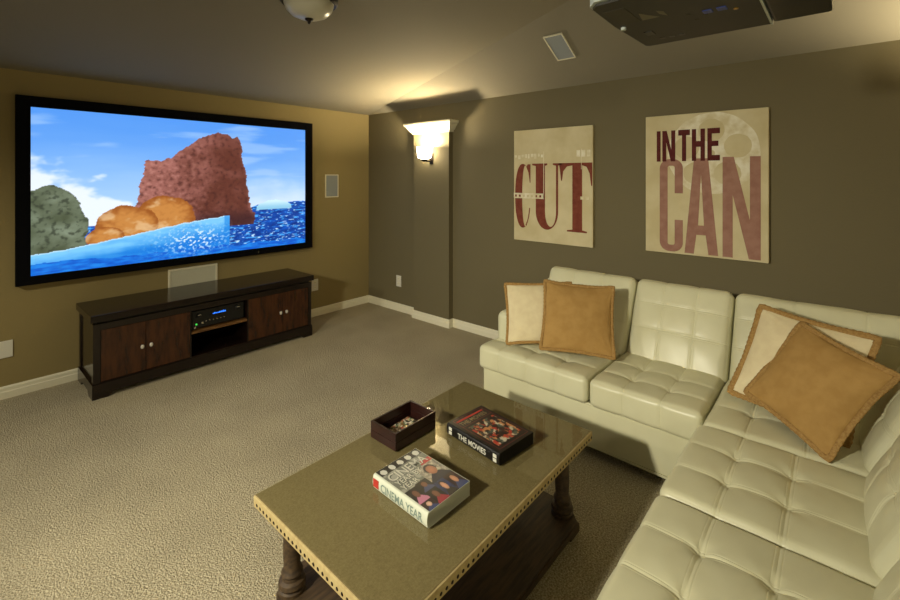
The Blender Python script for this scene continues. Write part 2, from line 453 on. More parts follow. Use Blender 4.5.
# the one on the sloping ceiling
sx = 3.27; szn = V((-SB, 0, -1)).normalized()
flat_speaker((sx, 1.70, ZC + SB * (XW - sx)), (0, -1, 0), (-1, 0, SB), .165, .285, 'white-framed speaker set in the sloping ceiling above the lettered canvases', M['grilleg'])
def plate(c, ax, w, h, label, kind, name, cat):
    t = thing(name, c, label, cat, 'white power outlets' if kind == 'outlet' else None)
    n = V(ax).cross(V((0, 0, 1)))
    mx = frame_mx(c, ax, (0, 0, 1))
    b = B(-w / 2, w / 2, -h / 2, h / 2, 0, .007, bev=.003)
    for v in b.verts: v.co = mx @ v.co
    obj('cover_plate', b, M['whitep'], t)
    if kind == 'outlet':
        for s in (-1, 1):
            b = B(-.017, .017, s * .028 - .014, s * .028 + .014, .004, .009, bev=.003)
            for v in b.verts: v.co = mx @ v.co
            so = obj('socket', b, M['trim'], t)
            b = new()
            for q in (-.007, .007): box(b, q - .0012, q + .0012, s * .028 - .005, s * .028 + .006, .006, .0094)
            for v in b.verts: v.co = mx @ v.co
            obj('slots', b, M['blackp'], so)
    else:
        for q in (-.03, .03):
            b = new(); lathe(b, [(.004, .006), (.004, .0085)], (q, 0, 0), 10)
            for v in b.verts: v.co = mx @ v.co
            obj('screw', b, M['trim'], t)
    return t
plate((2.905, YW, .366), (1, 0, 0), .085, .135, 'white power outlet on the screen wall at the right end of the console', 'outlet', 'power_outlet', 'outlet')
plate((XW, 4.075, .363), (0, -1, 0), .085, .135, 'white power outlet on the right wall left of the lit column', 'outlet', 'power_outlet', 'outlet')
plate((.275, YW, .362), (1, 0, 0), .175, .125, 'blank white cover plate low on the wall left of the console', 'blank', 'wall_plate', 'wall plate')

# ---------------------------------------------------------------- media console
cs = thing('media_console', (1.64, 4.38, 0), 'long low dark espresso wood media console under the screen', 'console')
obj('top', B(.725, 2.555, 4.112, 4.645, .567, .62, bev=.004), M['espresso'], cs)
bm = new(); box(bm, .765, 2.515, 4.15, 4.63, .548, .57)
obj('top_recess', bm, M['blackp'], cs)
FY = 4.13
bm = new()
box(bm, .742, .787, FY, FY + .045, .10, .55, bev=.002); box(bm, 2.498, 2.533, FY, FY + .045, .10, .55, bev=.002)
box(bm, .787, 2.498, FY, FY + .03, .502, .55, bev=.002); box(bm, .787, 2.498, FY, FY + .03, .10, .116, bev=.002)
box(bm, 1.392, 1.402, FY, 4.6, .116, .502); box(bm, 1.874, 1.884, FY, 4.6, .116, .502)
box(bm, .752, .772, FY + .045, 4.585, .10, .55); box(bm, 2.503, 2.523, FY + .045, 4.585, .10, .55)
box(bm, .742, .782, 4.585, 4.63, .10, .55, bev=.002); box(bm, 2.493, 2.533, 4.585, 4.63, .10, .55, bev=.002)
box(bm, .772, 2.503, FY + .03, 4.60, .10, .114); box(bm, .772, 2.503, FY + .03, 4.60, .51, .548)
obj('carcass', bm, M['espresso'], cs)
obj('back_panel', B(.772, 2.503, 4.60, 4.615, .10, .55), M['black'], cs)
bm = new()
zt, zf = .108, .034
def foot_poly(a, b, y, ax):
    q = [(a, 0), (a, zt), (b, zt), (b, 0), (b - .10, 0), (b - .112, .016), (b - .135, zf), (a + .135, zf), (a + .112, .016), (a + .10, 0)]
    return [(s, y, h) if ax == 'x' else (y, s, h) for s, h in q]
prism(bm, foot_poly(.735, 2.54, 4.12, 'x'), (0, .022, 0)); prism(bm, foot_poly(.735, 2.54, 4.613, 'x'), (0, .022, 0))
prism(bm, foot_poly(4.142, 4.613, .735, 'y'), (.022, 0, 0)); prism(bm, foot_poly(4.142, 4.613, 2.518, 'y'), (.022, 0, 0))
obj('plinth', bm, M['espresso'], cs)
for a, b, kx in ((.789, 1.0735, 1.046), (1.0765, 1.392, 1.106), (1.884, 2.2215, 2.193), (2.2245, 2.496, 2.253)):
    d = obj('door', B(a, b, FY + .002, FY + .022, .118, .50, bev=.002), M['door'], cs)
    bm = new(); lathe(bm, [(.004, 0), (.004, -.012), (.009, -.014), (.0125, -.019), (.0105, -.024), (.004, -.027)], (kx, FY + .002, .311), 16, 'Y')
    for v in bm.verts: v.co.z = .311 + (v.co.z - .311) * 1.35
    obj('knob', bm, M['knob'], d, smooth=True)
obj('shelf', B(1.402, 1.874, FY + .004, 4.6, .305, .326, bev=.002), M['shelfw'], cs)

# receiver on the console shelf
rc = thing('stereo_receiver', (1.638, 4.30, .326), 'black stereo receiver with a blue display on the open console shelf', 'receiver')
ry = 4.165
obj('case', B(1.42, 1.856, ry, 4.50, .338, .485, bev=.003), M['blackp'], rc)
dsp = obj('display_window', B(1.545, 1.745, ry - .002, ry + .001, .418, .465), M['blackp'], rc)
bm = new(); random.seed(3)
x = 1.585
while x < 1.69:
    w = random.choice((.006, .009, .012)); box(bm, x, x + w, ry - .003, ry - .002, .432, .432 + random.choice((.012, .016, .008))); x += w + .004
obj('display_digits', bm, M['lcd'], dsp)
for kx, kz, r in ((1.80, .445, .024), (1.47, .445, .018)):
    bm = new(); lathe(bm, [(r, 0), (r, -.012), (r * .85, -.016)], (kx, ry, kz), 24, 'Y'); k = obj('dial', bm, M['blackp'], rc, smooth=True)
    bm = new(); box(bm, kx - .012, kx + .012, ry - .0175, ry - .0155, kz + .004, kz + .010); obj('dial_mark', bm, M['nickel'], k)
for i in range(6):
    bm = new(); lathe(bm, [(.0045, 0), (.0045, -.004)], (1.53 + .03 * i, ry, .385), 12, 'Y'); obj('button', bm, M['nickel'], rc)
for (kx, kz, m) in ((1.452, .372, 'led'), (1.50, .376, 'nickel'), (1.44, .345, 'nickel')):
    bm = new(); lathe(bm, [(.008, 0), (.008, -.003)], (kx, ry, kz), 14, 'Y'); obj('power_lamp' if m == 'led' else 'jack', bm, M[m], rc)
for s in ((1.45, 4.2), (1.82, 4.2), (1.45, 4.46), (1.82, 4.46)):
    bm = new(); lathe(bm, [(.015, .326), (.015, .339)], (s[0], s[1], 0), 14); obj('foot', bm, M['blackp'], rc)

# ---------------------------------------------------------------- coffee table
TX0, TX1, TY0, TY1 = .78, 2.03, .888, 1.67
ct = thing('coffee_table', (1.405, 1.28, 0), 'rectangular burlap-topped coffee table with glass cover and dark nailhead trim', 'table')
obj('tabletop', B(TX0, TX1, TY0, TY1, .400, .441, bev=.004), M['edge'], ct)
obj('fabric_top', B(TX0 + .006, TX1 - .006, TY0 + .006, TY1 - .006, .438, .4425), M['burlap'], ct)
obj('glass_top', B(TX0 + .008, TX1 - .008, TY0 + .008, TY1 - .008, .4427, .4495, bev=.0015), M['glass'], ct)
nm = None
def nail_mesh(ax):
    bm = new(); lathe(bm, [(.0062, 0), (.0056, .001), (.0035, .002), (.001, .0024)], (0, 0, 0), 12, ax)
    bmesh.ops.recalc_face_normals(bm, faces=bm.faces)
    me = bpy.data.meshes.new('nailhead'); bm.to_mesh(me); bm.free(); me.materials.append(M['nail'])
    for p in me.polygons: p.use_smooth = True
    return me
me_y = nail_mesh('Y'); me_x = nail_mesh('X')
def nail(me, p, rz=0):
    o = bpy.data.objects.new('nailhead', me); COL.objects.link(o); o.parent = ct
    o.location = V(p) - ORG[ct.name]; o.rotation_euler = (0, 0, rz)
sp = .0255; NZ = .4155
n = int((TX1 - TX0 - .02) / sp)
for i in range(n + 1): nail(me_y, (TX0 + .014 + i * sp, TY0, NZ), PI)
n2 = int((TY1 - TY0 - .02) / sp)
for i in range(n2 + 1): nail(me_x, (TX0, TY0 + .014 + i * sp, NZ), PI)
bm = new()
for i in range(n + 1): lathe(bm, [(.0062, 0), (.0056, .001), (.0035, .002), (.001, .0024)], (TX0 + .014 + i * sp, TY1, NZ), 10, 'Y')
for i in range(n2 + 1): lathe(bm, [(.0062, 0), (.0056, .001), (.0035, .002), (.001, .0024)], (TX1, TY0 + .014 + i * sp, NZ), 10, 'X')
tag(obj('nailhead_row', bm, M['nail'], ct, smooth=True), None, None, kind='stuff')
lp = [(.05, .075), (.05, .088), (.043, .092), (.05, .104), (.047, .118), (.036, .124), (.034, .135), (.040, .145), (.036, .155),
      (.030, .165), (.033, .23), (.031, .31), (.026, .345), (.029, .352), (.038, .36), (.030, .37), (.042, .384), (.042, .401)]
for x, y in ((.885, 1.575), (1.915, .985), (.885, .985), (1.915, 1.575)):
    bm = new(); lathe(bm, lp, (x, y, 0), 28); obj('leg', bm, M['tabwood'], ct, smooth=True)
bm = new()
c = .085
poly = [(.82 + c, .90, .04), (1.99 - c, .90, .04), (1.99, .90 + c, .04), (1.99, 1.66 - c, .04), (1.99 - c, 1.66, .04), (.82 + c, 1.66, .04), (.82, 1.66 - c, .04), (.82, .90 + c, .04)]
prism(bm, poly, (0, 0, .036))
bmesh.ops.bevel(bm, geom=list(bm.edges), offset=.006, segments=2, affect='EDGES')
obj('shelf', bm, M['tabwood'], ct)
for x, y in ((.90, .96), (1.91, .96), (.90, 1.60), (1.91, 1.60)):
    bm = new(); box(bm, x - .045, x + .045, y - .045, y + .045, 0, .041, bev=.006); obj('foot', bm, M['tabwood'], ct)

# ---------------------------------------------------------------- wooden tray with printed card
ZT = .4497
tr = thing('wooden_tray', (1.44, 1.54, ZT), 'small dark red-brown wooden box tray on the far side of the coffee table', 'tray')
x0, x1, y0, y1 = 1.302, 1.556, 1.456, 1.626
obj('bottom', B(x0 + .01, x1 - .01, y0 + .01, y1 - .01, ZT, ZT + .008), M['traywood'], tr)
for a in ((x0, x0 + .011, y0, y1), (x1 - .011, x1, y0, y1), (x0 + .011, x1 - .011, y0, y0 + .011), (x0 + .011, x1 - .011, y1 - .011, y1)):
    bm = new()
    box(bm, *a, ZT, ZT + .036, bev=.002); box(bm, *a, ZT + .037, ZT + .075, bev=.002)
    obj('side_panel', bm, M['traywood'], tr)
def card_pic(u, v):
    t = nz(u * 4, v * 4, 50); c = mix((206, 190, 150), (120, 90, 50), sst(-.2, .3, t))
    c = mix(c, (170, 60, 44), sst(.1, .3, nz(u * 5, v * 5, 51))); c = mix(c, (90, 120, 90), sst(.1, .3, nz(u * 5, v * 6, 52)))
    c = mix(c, (236, 230, 214), sst(.15, .3, nz(u * 6, v * 5, 53))); return mix(c, (30, 24, 22), sst(.2, .35, nz(u * 7, v * 7, 54)))
cd = thing('printed_card', (1.44, 1.54, ZT + .008), 'stack of colourful printed cards lying in the wooden tray', 'card')
a = math.radians(4)
mxc = frame_mx((1.355, 1.487, ZT + .0085), (math.cos(a), math.sin(a), 0), (-math.sin(a), math.cos(a), 0))
b = B(0, .16, 0, .10, -.0003, .012, bev=.001)
for v in b.verts: v.co = mxc @ v.co
obj('card_stack', b, M['inkpale'], cd)
paint('card_print', .158, .098, 60, 40, card_pic, mxc @ Matrix.Translation((.001, .001, .0123)), paint_mat('card_print'), cd)

# ---------------------------------------------------------------- books
def book(name, label, near, far, depth, t, cov):
    """near/far: spine line on table (near end, far end); depth along +X side"""
    n0 = V((near[0], near[1], ZT)); f0 = V((far[0], far[1], ZT))
    yv = (f0 - n0); L_ = yv.length; yv.normalize(); xv = yv.cross(V((0, 0, 1)))
    mx = frame_mx(n0, xv, yv)
    r = thing(name, n0 + (f0 - n0) / 2 + xv * depth / 2, label, 'book', 'hardback books on the coffee table')
    bm = new(); nseg = 8; bt = .0028; pts = []
    # cover profile (x, z): back board, rounded spine, front board
    prof = [(depth, 0), (.004, 0)]
    for k in range(nseg + 1):
        an = -PI / 2 - PI * k / nseg
        prof.append((.004 + .009 * math.cos(an), t / 2 + t / 2 * math.sin(an)))
    prof.append((depth, t))
    inner = [(depth, t - bt), (.006, t - bt)]
    for k in range(nseg + 1):
        an = PI / 2 + PI * k / nseg
        inner.append((.006 + .008 * math.cos(an), t / 2 + (t / 2 - bt) * math.sin(an)))
    inner.append((depth, bt))
    prism(bm, [mx @ V((x, 0, z)) for x, z in prof + inner], mx.to_3x3() @ V((0, L_, 0)))
    bmesh.ops.triangulate(bm, faces=[f for f in bm.faces if len(f.verts) > 4])
    obj('cover', bm, cov, r)
    b = B(.002, depth - .005, .005, L_ - .005, bt, t - bt)
    for v in b.verts: v.co = mx @ v.co
    obj('page_block', b, M['pages'], r)
    return r, mx, L_
# --- CINEMA book
r1, mx, L1 = book('hardback_book', 'thick pale hardback cinema book covered in portraits, nearer the front of the coffee table', (1.090, 1.055), (1.098, 1.352), .218, .054, M['bookw'])
random.seed(11)
skin = [(196, 140, 110), (226, 186, 160), (150, 92, 70), (214, 160, 130), (120, 80, 64)]
cloth = [(40, 40, 66), (150, 44, 60), (34, 30, 30), (190, 120, 150), (60, 70, 110), (176, 170, 160)]
tiles = []
def tile(x0, y0, x1, y1, bg, sk, cl, hair): tiles.append((x0, y0, x1, y1, bg, sk, cl, hair))
tile(.52, .30, 1.0, .66, (206, 196, 176), (176, 116, 88), (30, 32, 52), (40, 30, 28))
for (x0, y0, x1, y1) in ((.0, .16, .26, .44), (.26, .26, .52, .46), (.0, .0, .24, .16), (.24, .0, .5, .26), (.5, .0, .74, .30), (.74, .0, 1.0, .30)):
    tile(x0, y0, x1, y1, random.choice([(40, 60, 120), (60, 34, 40), (190, 170, 150), (30, 28, 30), (200, 90, 120)]), random.choice(skin), random.choice(cloth), (44, 32, 26))
def cov1(u, v):
    c = (112, 114, 104)
    c = mix(c, (160, 160, 148), sst(-.1, .4, nz(u * 6, v * 6, 60)))
    if v > .86:
        c = (22, 22, 24)
        for k in range(5):
            d = ((u - .1 - .2 * k) / .062) ** 2 + ((v - .925) / .055) ** 2 + .5 * nz(u * 14, v * 14, 61)
            if d < 1: c = (206, 206, 196)
    if u > .72 and .66 < v < .745: c = (176, 36, 40)
    for (x0, y0, x1, y1, bg, sk, cl, hair) in tiles:
        if x0 <= u < x1 and y0 <= v < y1:
            a = (u - x0) / (x1 - x0); b = (v - y0) / (y1 - y0)
            c = mix(bg, (20, 20, 24), .3 + .4 * nz(u * 16, v * 16, 62))
            if abs(a - .5) < .16 + .34 * max(0, .42 - b) / .42 * 1.2 and b < .42: c = cl
            if ((a - .5) / .25) ** 2 + ((b - .66) / .27) ** 2 < 1: c = hair
            d = ((a - .5) / .2) ** 2 + ((b - .58) / .25) ** 2
            if d < 1: c = mix(sk, (70, 40, 32), .25 * d)
    return c
pc = paint('cover_print', .208, L1 - .002, 110, 150, cov1, mx @ Matrix.Translation((.008, .001, .0543)), paint_mat('cinema_cover_print', rough=.3), r1)
for txt, y, h, w in (('CINEMA', .204, .044, .185), ('YEAR BY', .172, .027, .125), ('YEAR', .139, .027, .078)):
    place('title_shadow', text_bm(txt, w, h, .02), mx @ Matrix.Translation((.0195, y - .0015, .0546)), M['inkblack'], pc)
    place('title', text_bm(txt, w, h, .012), mx @ Matrix.Translation((.018, y, .0549)), M['inkpale'], pc)
spm = mx @ frame_mx((-.0058, L1 - .05, .012), (0, -1, 0), (0, 0, 1))
place('spine_title', text_bm('CINEMA YEAR', .225, .030, .012), spm, M['inkgrey'], r1)
b = B(-.0062, -.0045, L1 - .036, L1 - .004, .012, .042)
for v in b.verts: v.co = mx @ v.co
obj('spine_emblem', b, M['inkred'], r1)
# --- THE MOVIES book
r2, mx, L2 = book('hardback_book', 'black hardback movie book with a painted picture, beyond the pale portrait-covered book', (1.520, 1.062), (1.553, 1.378), .228, .052, M['bookb'])
def cov2(u, v):
    c = (20, 16, 16)
    if .06 < u < .95 and .05 < v < .97: c = (120, 44, 38)
    if .075 < u < .935 and .06 < v < .96: c = (26, 18, 18)
    if .075 < u < .935 and .745 < v < .755: c = (128, 60, 48)
    if .13 < u < .9 and .12 < v < .70:
        t = nz(u * 7, v * 7, 70); c = mix((62, 30, 26), (18, 18, 18), .5 + t)
        c = mix(c, (196, 186, 162), sst(.12, .28, nz(u * 9, v * 9, 71)))
        c = mix(c, (176, 56, 40), sst(.16, .3, nz(u * 8 + 3, v * 8, 72)))
        c = mix(c, (70, 84, 74), sst(.2, .34, nz(u * 9, v * 8 + 5, 73)))
        c = mix(c, (190, 130, 80), sst(.25, .36, nz(u * 11, v * 9, 74)))
    return c
pc = paint('cover_print', .218, L2 - .002, 100, 140, cov2, mx @ Matrix.Translation((.008, .001, .0523)), paint_mat('movie_cover_print', rough=.3), r2)
place('title', text_bm('THE MOVIES', .165, .026, .012), mx @ Matrix.Translation((.03, .247, .0526)), M['inkgold'], pc)
bm = new()
b = B(.03, .20, .281, .292, .0523, .0527)
for v in b.verts: v.co = mx @ v.co
obj('red_band', b, M['inkred'], pc)
spm = mx @ frame_mx((-.0057, L2 - .075, .0135), (0, -1, 0), (0, 0, 1))
place('spine_title', text_bm('THE MOVIES', .17, .024, .014), spm, M['inkpale'], r2)
for q in (.012, L2 - .036):
    b = new()
    for k in range(2): box(b, -.0062, -.0045, q + .001, q + .020, .010 + k * .018, .024 + k * .018, bev=.0005)
    for v in b.verts: v.co = mx @ v.co
    obj('spine_emblem', b, M['inkpale'], r2)

# ---------------------------------------------------------------- sectional sofa
def cushion_bm(w, d, t, r, nx, ny, mx, puff=.016, crown=.012, xs=None, ys=None, seed=0, pk=1.0):
    """tufted cushion, local x in [-w/2,w/2], y in [-d/2,d/2], z in [0,t], top at +z"""
    sxs = xs if xs else [-w / 2 + w * k / nx for k in range(1, nx)]
    sys_ = ys if ys else [-d / 2 + d * k / ny for k in range(1, ny)]
    def samples(h, seams, n):
        s = set(round(-h + 2 * h * k / n, 5) for k in range(n + 1))
        for q in seams:
            for o in (-.016, -.0135, -.0115, -.0095, -.007, -.0035, 0, .0035, .007, .0095, .0115, .0135, .016): s.add(round(q + o, 5))
        for k in range(7):
            a = r * (1 - math.cos(PI / 2 * k / 6)); s.add(round(-h + a, 5)); s.add(round(h - a, 5))
        s = sorted(s); out = [s[0]]
        for a in s[1:]:
            if a - out[-1] > .0015: out.append(a)
        out[-1] = s[-1]; return out
    X = samples(w / 2, sxs, 34); Y = samples(d / 2, sys_, 34)
    Zs = sorted(set([0] + [r * (1 - math.cos(PI / 2 * k / 6)) for k in range(7)] + [t - r * (1 - math.cos(PI / 2 * k / 6)) for k in range(7)] + [t]))
    bm = new(); vd = {}
    bx = [-w / 2] + sxs + [w / 2]; by = [-d / 2] + sys_ + [d / 2]
    def frac(v, b):
        for i in range(len(b) - 1):
            if v <= b[i + 1] + 1e-9:
                return max(0, min(1, (v - b[i]) / (b[i + 1] - b[i])))
        return 1
    def vert(x, y, z):
        k = (round(x, 5), round(y, 5), round(z, 5))
        if k in vd: return vd[k]
        q = V((max(-w / 2 + r, min(w / 2 - r, x)), max(-d / 2 + r, min(d / 2 - r, y)), max(r, min(t - r, z))))
        p = V((x, y, z)); nrm = (p - q)
        nrm = nrm.normalized() if nrm.length > 1e-9 else V((0, 0, 1))
        # rounded arcs: keep angular sampling even
        p2 = q + nrm * r
        fx = frac(x, bx); fy = frac(y, by)
        px_ = 1 - abs(2 * fx - 1) ** 2.2; py_ = 1 - abs(2 * fy - 1) ** 2.2
        top = max(0, nrm.z)
        gx = max([math.exp(-((x - s) / .0045) ** 2) for s in sxs] or [0])
        gy = max([math.exp(-((y - s) / .0045) ** 2) for s in sys_] or [0])
        hgt = top * (puff * px_ * py_ + crown * (1 - (2 * x / w) ** 2) * (1 - (2 * y / d) ** 2)) + (1 - top) * .004 * px_
        sx2 = max([math.exp(-((abs(x - s) - .0115) / .0014) ** 2) for s in sxs] or [0])
        sy2 = max([math.exp(-((abs(y - s) - .0115) / .0014) ** 2) for s in sys_] or [0])
        hgt -= (.0024 * gx + .0011 * sx2) * (1 if nrm.z > -.5 else 0) + (.0024 * gy + .0011 * sy2) * top
        for s in sxs:
            for u in sys_:
                dx, dy = x - s, y - u; rr = math.hypot(dx, dy)
                if rr < .2 and top > 0:
                    an = math.atan2(dy, dx)
                    ph = 3.1 * math.sin(s * 91 + u * 57 + seed)
                    hgt -= pk * top * (.013 * math.exp(-(rr / .028) ** 2) + .0075 * math.exp(-rr / .05) + .0038 * math.exp(-rr / .06) * (1 + math.cos(6 * an + ph)) * sst(.004, .03, rr))
        hgt += .003 * noise.noise(V((x * 7 + seed, y * 7, z * 7 + seed)))
        v = bm.verts.new(mx @ (p2 + nrm * hgt)); vd[k] = v; return v
    def face(a, b, c, d_):
        q = [vert(*a), vert(*b), vert(*c), vert(*d_)]
        if len(set(q)) == 4: bm.faces.new(q)
    for i in range(len(X) - 1):
        for j in range(len(Y) - 1):
            for z in (0, t): face((X[i], Y[j], z), (X[i + 1], Y[j], z), (X[i + 1], Y[j + 1], z), (X[i], Y[j + 1], z))
        for k in range(len(Zs) - 1):
            for y in (-d / 2, d / 2): face((X[i], y, Zs[k]), (X[i + 1], y, Zs[k]), (X[i + 1], y, Zs[k + 1]), (X[i], y, Zs[k + 1]))
    for j in range(len(Y) - 1):
        for k in range(len(Zs) - 1):
            for x in (-w / 2, w / 2): face((x, Y[j], Zs[k]), (x, Y[j + 1], Zs[k]), (x, Y[j + 1], Zs[k + 1]), (x, Y[j], Zs[k + 1]))
    return bm
so = thing('sectional_sofa', (2.9, .5, 0), 'cream leather L-shaped sectional sofa with tufted cushions in the right corner', 'sofa')
LE = M['leather']
bm = new()
prism(bm, [(2.535, 1.915, .045), (3.56, 1.915, .045), (3.56, -.47, .045), (.42, -.47, .045), (.42, .495, .045), (2.535, .495, .045)], (0, 0, .257))
bmesh.ops.bevel(bm, geom=list(bm.edges), offset=.012, segments=3, affect='EDGES')
obj('base', bm, LE, so, smooth=True)
for x, y in ((2.62, 1.84), (3.48, 1.84), (3.48, -.40), (.50, -.40), (.50, .42), (2.62, .6)):
    bm = new(); box(bm, x - .03, x + .03, y - .03, y + .03, 0, .046, bev=.004); obj('foot', bm, M['espresso'], so)
SEAT0, ST = .300, .155
def seat(x0, x1, y0, y1, front, nx, ny, xs=None, ys=None, seed=0):
    """front: '-x' or '+y'"""
    if front == '-x':
        w, d = y1 - y0, x1 - x0; mx = frame_mx(((x0 + x1) / 2, (y0 + y1) / 2, SEAT0), (0, -1, 0), (1, 0, 0))
    else:
        w, d = x1 - x0, y1 - y0; mx = frame_mx(((x0 + x1) / 2, (y0 + y1) / 2, SEAT0), (-1, 0, 0), (0, -1, 0))
    return obj('seat_cushion', cushion_bm(w - .006, d, ST, .032, nx, ny, mx, xs=xs, ys=ys, seed=seed, puff=.007, crown=.012), LE, so, smooth=True)
YS = [-.145, .035]
seat(2.498, 3.14, 1.128, 1.934, '-x', 4, 3, xs=[-.229, -.019, .191], ys=YS, seed=1)
seat(2.498, 3.14, .522, 1.122, '-x', 3, 3, ys=YS, seed=2)
seat(2.432, 3.14, -.16, .518, '-x', 3, 3, xs=[-.16, .06], seed=3)
seat(1.803, 2.430, -.16, .530, '+y', 3, 3, ys=[-.155, .035], seed=4)
seat(1.176, 1.800, -.16, .530, '+y', 3, 3, ys=[-.155, .035], seed=5)
seat(.560, 1.173, -.16, .530, '+y', 3, 3, ys=[-.155, .035], seed=6)
def back(c0, c1, side, seed, h=.565):
    """back cushion leaning on the frame; front-bottom line at seat level"""
    tl = math.radians(26); t = .19
    w = c1 - c0 - .004; cm = (c0 + c1) / 2
    if side == 'x':   # on right wall run, faces -x
        x = V((0, -1, 0)); y = V((math.sin(tl), 0, math.cos(tl))); o = V((3.015, cm, .42))
    else:             # on the return, faces +y
        x = V((-1, 0, 0)); y = V((0, -math.sin(tl), math.cos(tl))); o = V((cm, -.045, .42))
    n = x.cross(y)
    mx = frame_mx(o + y * h / 2 - n * t, x, y)
    return obj('back_cushion', cushion_bm(w, h, t, .045 if side == 'x' else .075, 3, 3, mx, seed=seed, puff=.003, crown=.022 if side == 'x' else .04, pk=.3 if side == 'x' else .7, ys=[-.05, .12]), LE, so, smooth=True)
back(1.105, 1.785, 'x', 11); back(.510, 1.102, 'x', 12); back(-.40, .507, 'x', 13)
back(2.42, 3.00, 'y', 14); back(1.80, 2.417, 'y', 15); back(1.178, 1.797, 'y', 16); back(.562, 1.175, 'y', 17)
def frame_back(pts, vec):
    bm = new(); prism(bm, pts, vec); bmesh.ops.bevel(bm, geom=list(bm.edges), offset=.03, segments=4, affect='EDGES')
    return obj('back_frame', bm, LE, so, smooth=True)
frame_back([(3.30, -.47, .29), (3.42, -.47, .78), (3.57, -.47, .80), (3.57, -.47, .29)], (0, 2.39, 0))
frame_back([(.42, -.33, .29), (.42, -.42, .78), (.42, -.55, .80), (.42, -.55, .29)], (3.10, 0, 0))
for a in ((2.70, 3.56, 1.775, 1.925), (None,)):
    if a[0]:
        bm = new(); box(bm, a[0], a[1], a[2], a[3], .29, .655, bev=.055, seg=6); obj('arm', bm, LE, so, smooth=True)
bm = new(); box(bm, .40, .555, -.50, .46, .29, .655, bev=.055, seg=6); obj('arm', bm, LE, so, smooth=True)

# ---------------------------------------------------------------- throw pillows
def pillow(label, loc, rot, s, body, t=.062, seed=0, fw_=.024, sy=1.0):
    n = 44; bm = new()
    def pos(u, v, sgn):
        e = .06
        x = s / 2 * u * (1 - e * (1 - v * v) * abs(u)); y = sy * s / 2 * v * (1 - e * (1 - u * u) * abs(v))
        k = max(0, (1 - u ** 2)) ** .55 * max(0, (1 - v ** 2)) ** .55
        z = sgn * t * k
        if k > 0:
            z += .004 * noise.noise(V((x * 12 + seed, y * 12, sgn))) * k ** .5
            # soft creases running in from the corners
            for a, b in ((1, 1), (1, -1), (-1, 1), (-1, -1)):
                dd = math.hypot(u - a, v - b)
                z -= sgn * .004 * math.exp(-(dd / .5) ** 2) * math.cos(18 * math.atan2(v - b, u - a) + seed) * k ** .4
        # slouch: lower edge folds slightly forward, corners droop
        z += .012 * (u * u * v * v) * (1 if v > 0 else .5) * math.sin(seed * 2.1 + u * 3)
        return V((x, y, z))
    for sgn in (1, -1):
        g = [[bm.verts.new(pos(math.sin(PI / 2 * (-1 + 2 * i / n)), math.sin(PI / 2 * (-1 + 2 * j / n)), sgn)) for i in range(n + 1)] for j in range(n + 1)]
        for j in range(n):
            for i in range(n):
                q = (g[j][i], g[j][i + 1], g[j + 1][i + 1], g[j + 1][i])
                bm.faces.new(q if sgn > 0 else q[::-1])
    bmesh.ops.remove_doubles(bm, verts=bm.verts, dist=1e-4)
    me = bpy.data.meshes.new('throw_pillow'); bm.to_mesh(me); bm.free()
    o = bpy.data.objects.new('throw_pillow', me); COL.objects.link(o)
    o.location = loc; o.rotation_euler = rot; finish(o, body, None, True)
    tag(o, label, 'pillow', 'throw pillows on the cream sofa')
    # flat braided flange round the edge
    per = []; k = 60
    for i in range(k): per.append((-1 + 2 * i / k, -1))
    for i in range(k): per.append((1, -1 + 2 * i / k))
    for i in range(k): per.append((1 - 2 * i / k, 1))
    for i in range(k): per.append((-1, 1 - 2 * i / k))
    C = [pos(u, v, 1) for u, v in per]; m = len(C); bm = new(); rings = []
    for i in range(m):
        d = (C[(i + 1) % m] - C[i - 1]); d.z = 0; d.normalize(); out = V((d.y, -d.x, 0))
        wv = 1 + .07 * math.sin(i * 1.9)
        wz = .006 * noise.noise(V((C[i].x * 9, C[i].y * 9, seed + 3)))
        sec = [(-.006, .003), (.004, .0055), (fw_ * .6, .005), (fw_ * wv, .003), (fw_ * wv, -.003), (fw_ * .6, -.005), (.004, -.0055), (-.006, -.003)]
        rings.append([bm.verts.new(C[i] + out * a + V((0, 0, b + wz))) for a, b in sec])
    for i in range(m):
        a, b = rings[i], rings[(i + 1) % m]
        for j in range(8): bm.faces.new((a[j], a[(j + 1) % 8], b[(j + 1) % 8], b[j]))
    bmesh.ops.recalc_face_normals(bm, faces=bm.faces)
    me = bpy.data.meshes.new('braided_trim'); bm.to_mesh(me); bm.free()
    q = bpy.data.objects.new('braided_trim', me); COL.objects.link(q); q.parent = o
    finish(q, M['braid'], None, True)
    q['label'] = 'tan braided edging'
    return o
def inset(s): return s - .04
pillow('cream pillow with tan edging at the left arm of the sofa', (2.785, 1.605, .685), (1.07, -.055, -1.003), inset(.50), M['linen'], seed=1, t=.05, fw_=.017, sy=.88)
pillow('square tan throw pillow standing upright near the left end of the sofa', (2.805, 1.33, .700), (1.034, .037, -1.117), inset(.485), M['tan'], seed=2, t=.055, fw_=.017)
pillow('cream pillow with tan edging in the sofa corner, behind the tipped tan pillow', (2.80, .165, .70), (1.015, .05, -1.92), inset(.52), M['linen'], seed=3, t=.05)
pillow('large tan throw pillow tipped onto its corner in the sofa corner', (2.655, .106, .685), (.961, .161, -2.297), inset(.475), M['tan'], seed=4, t=.06, fw_=.02)

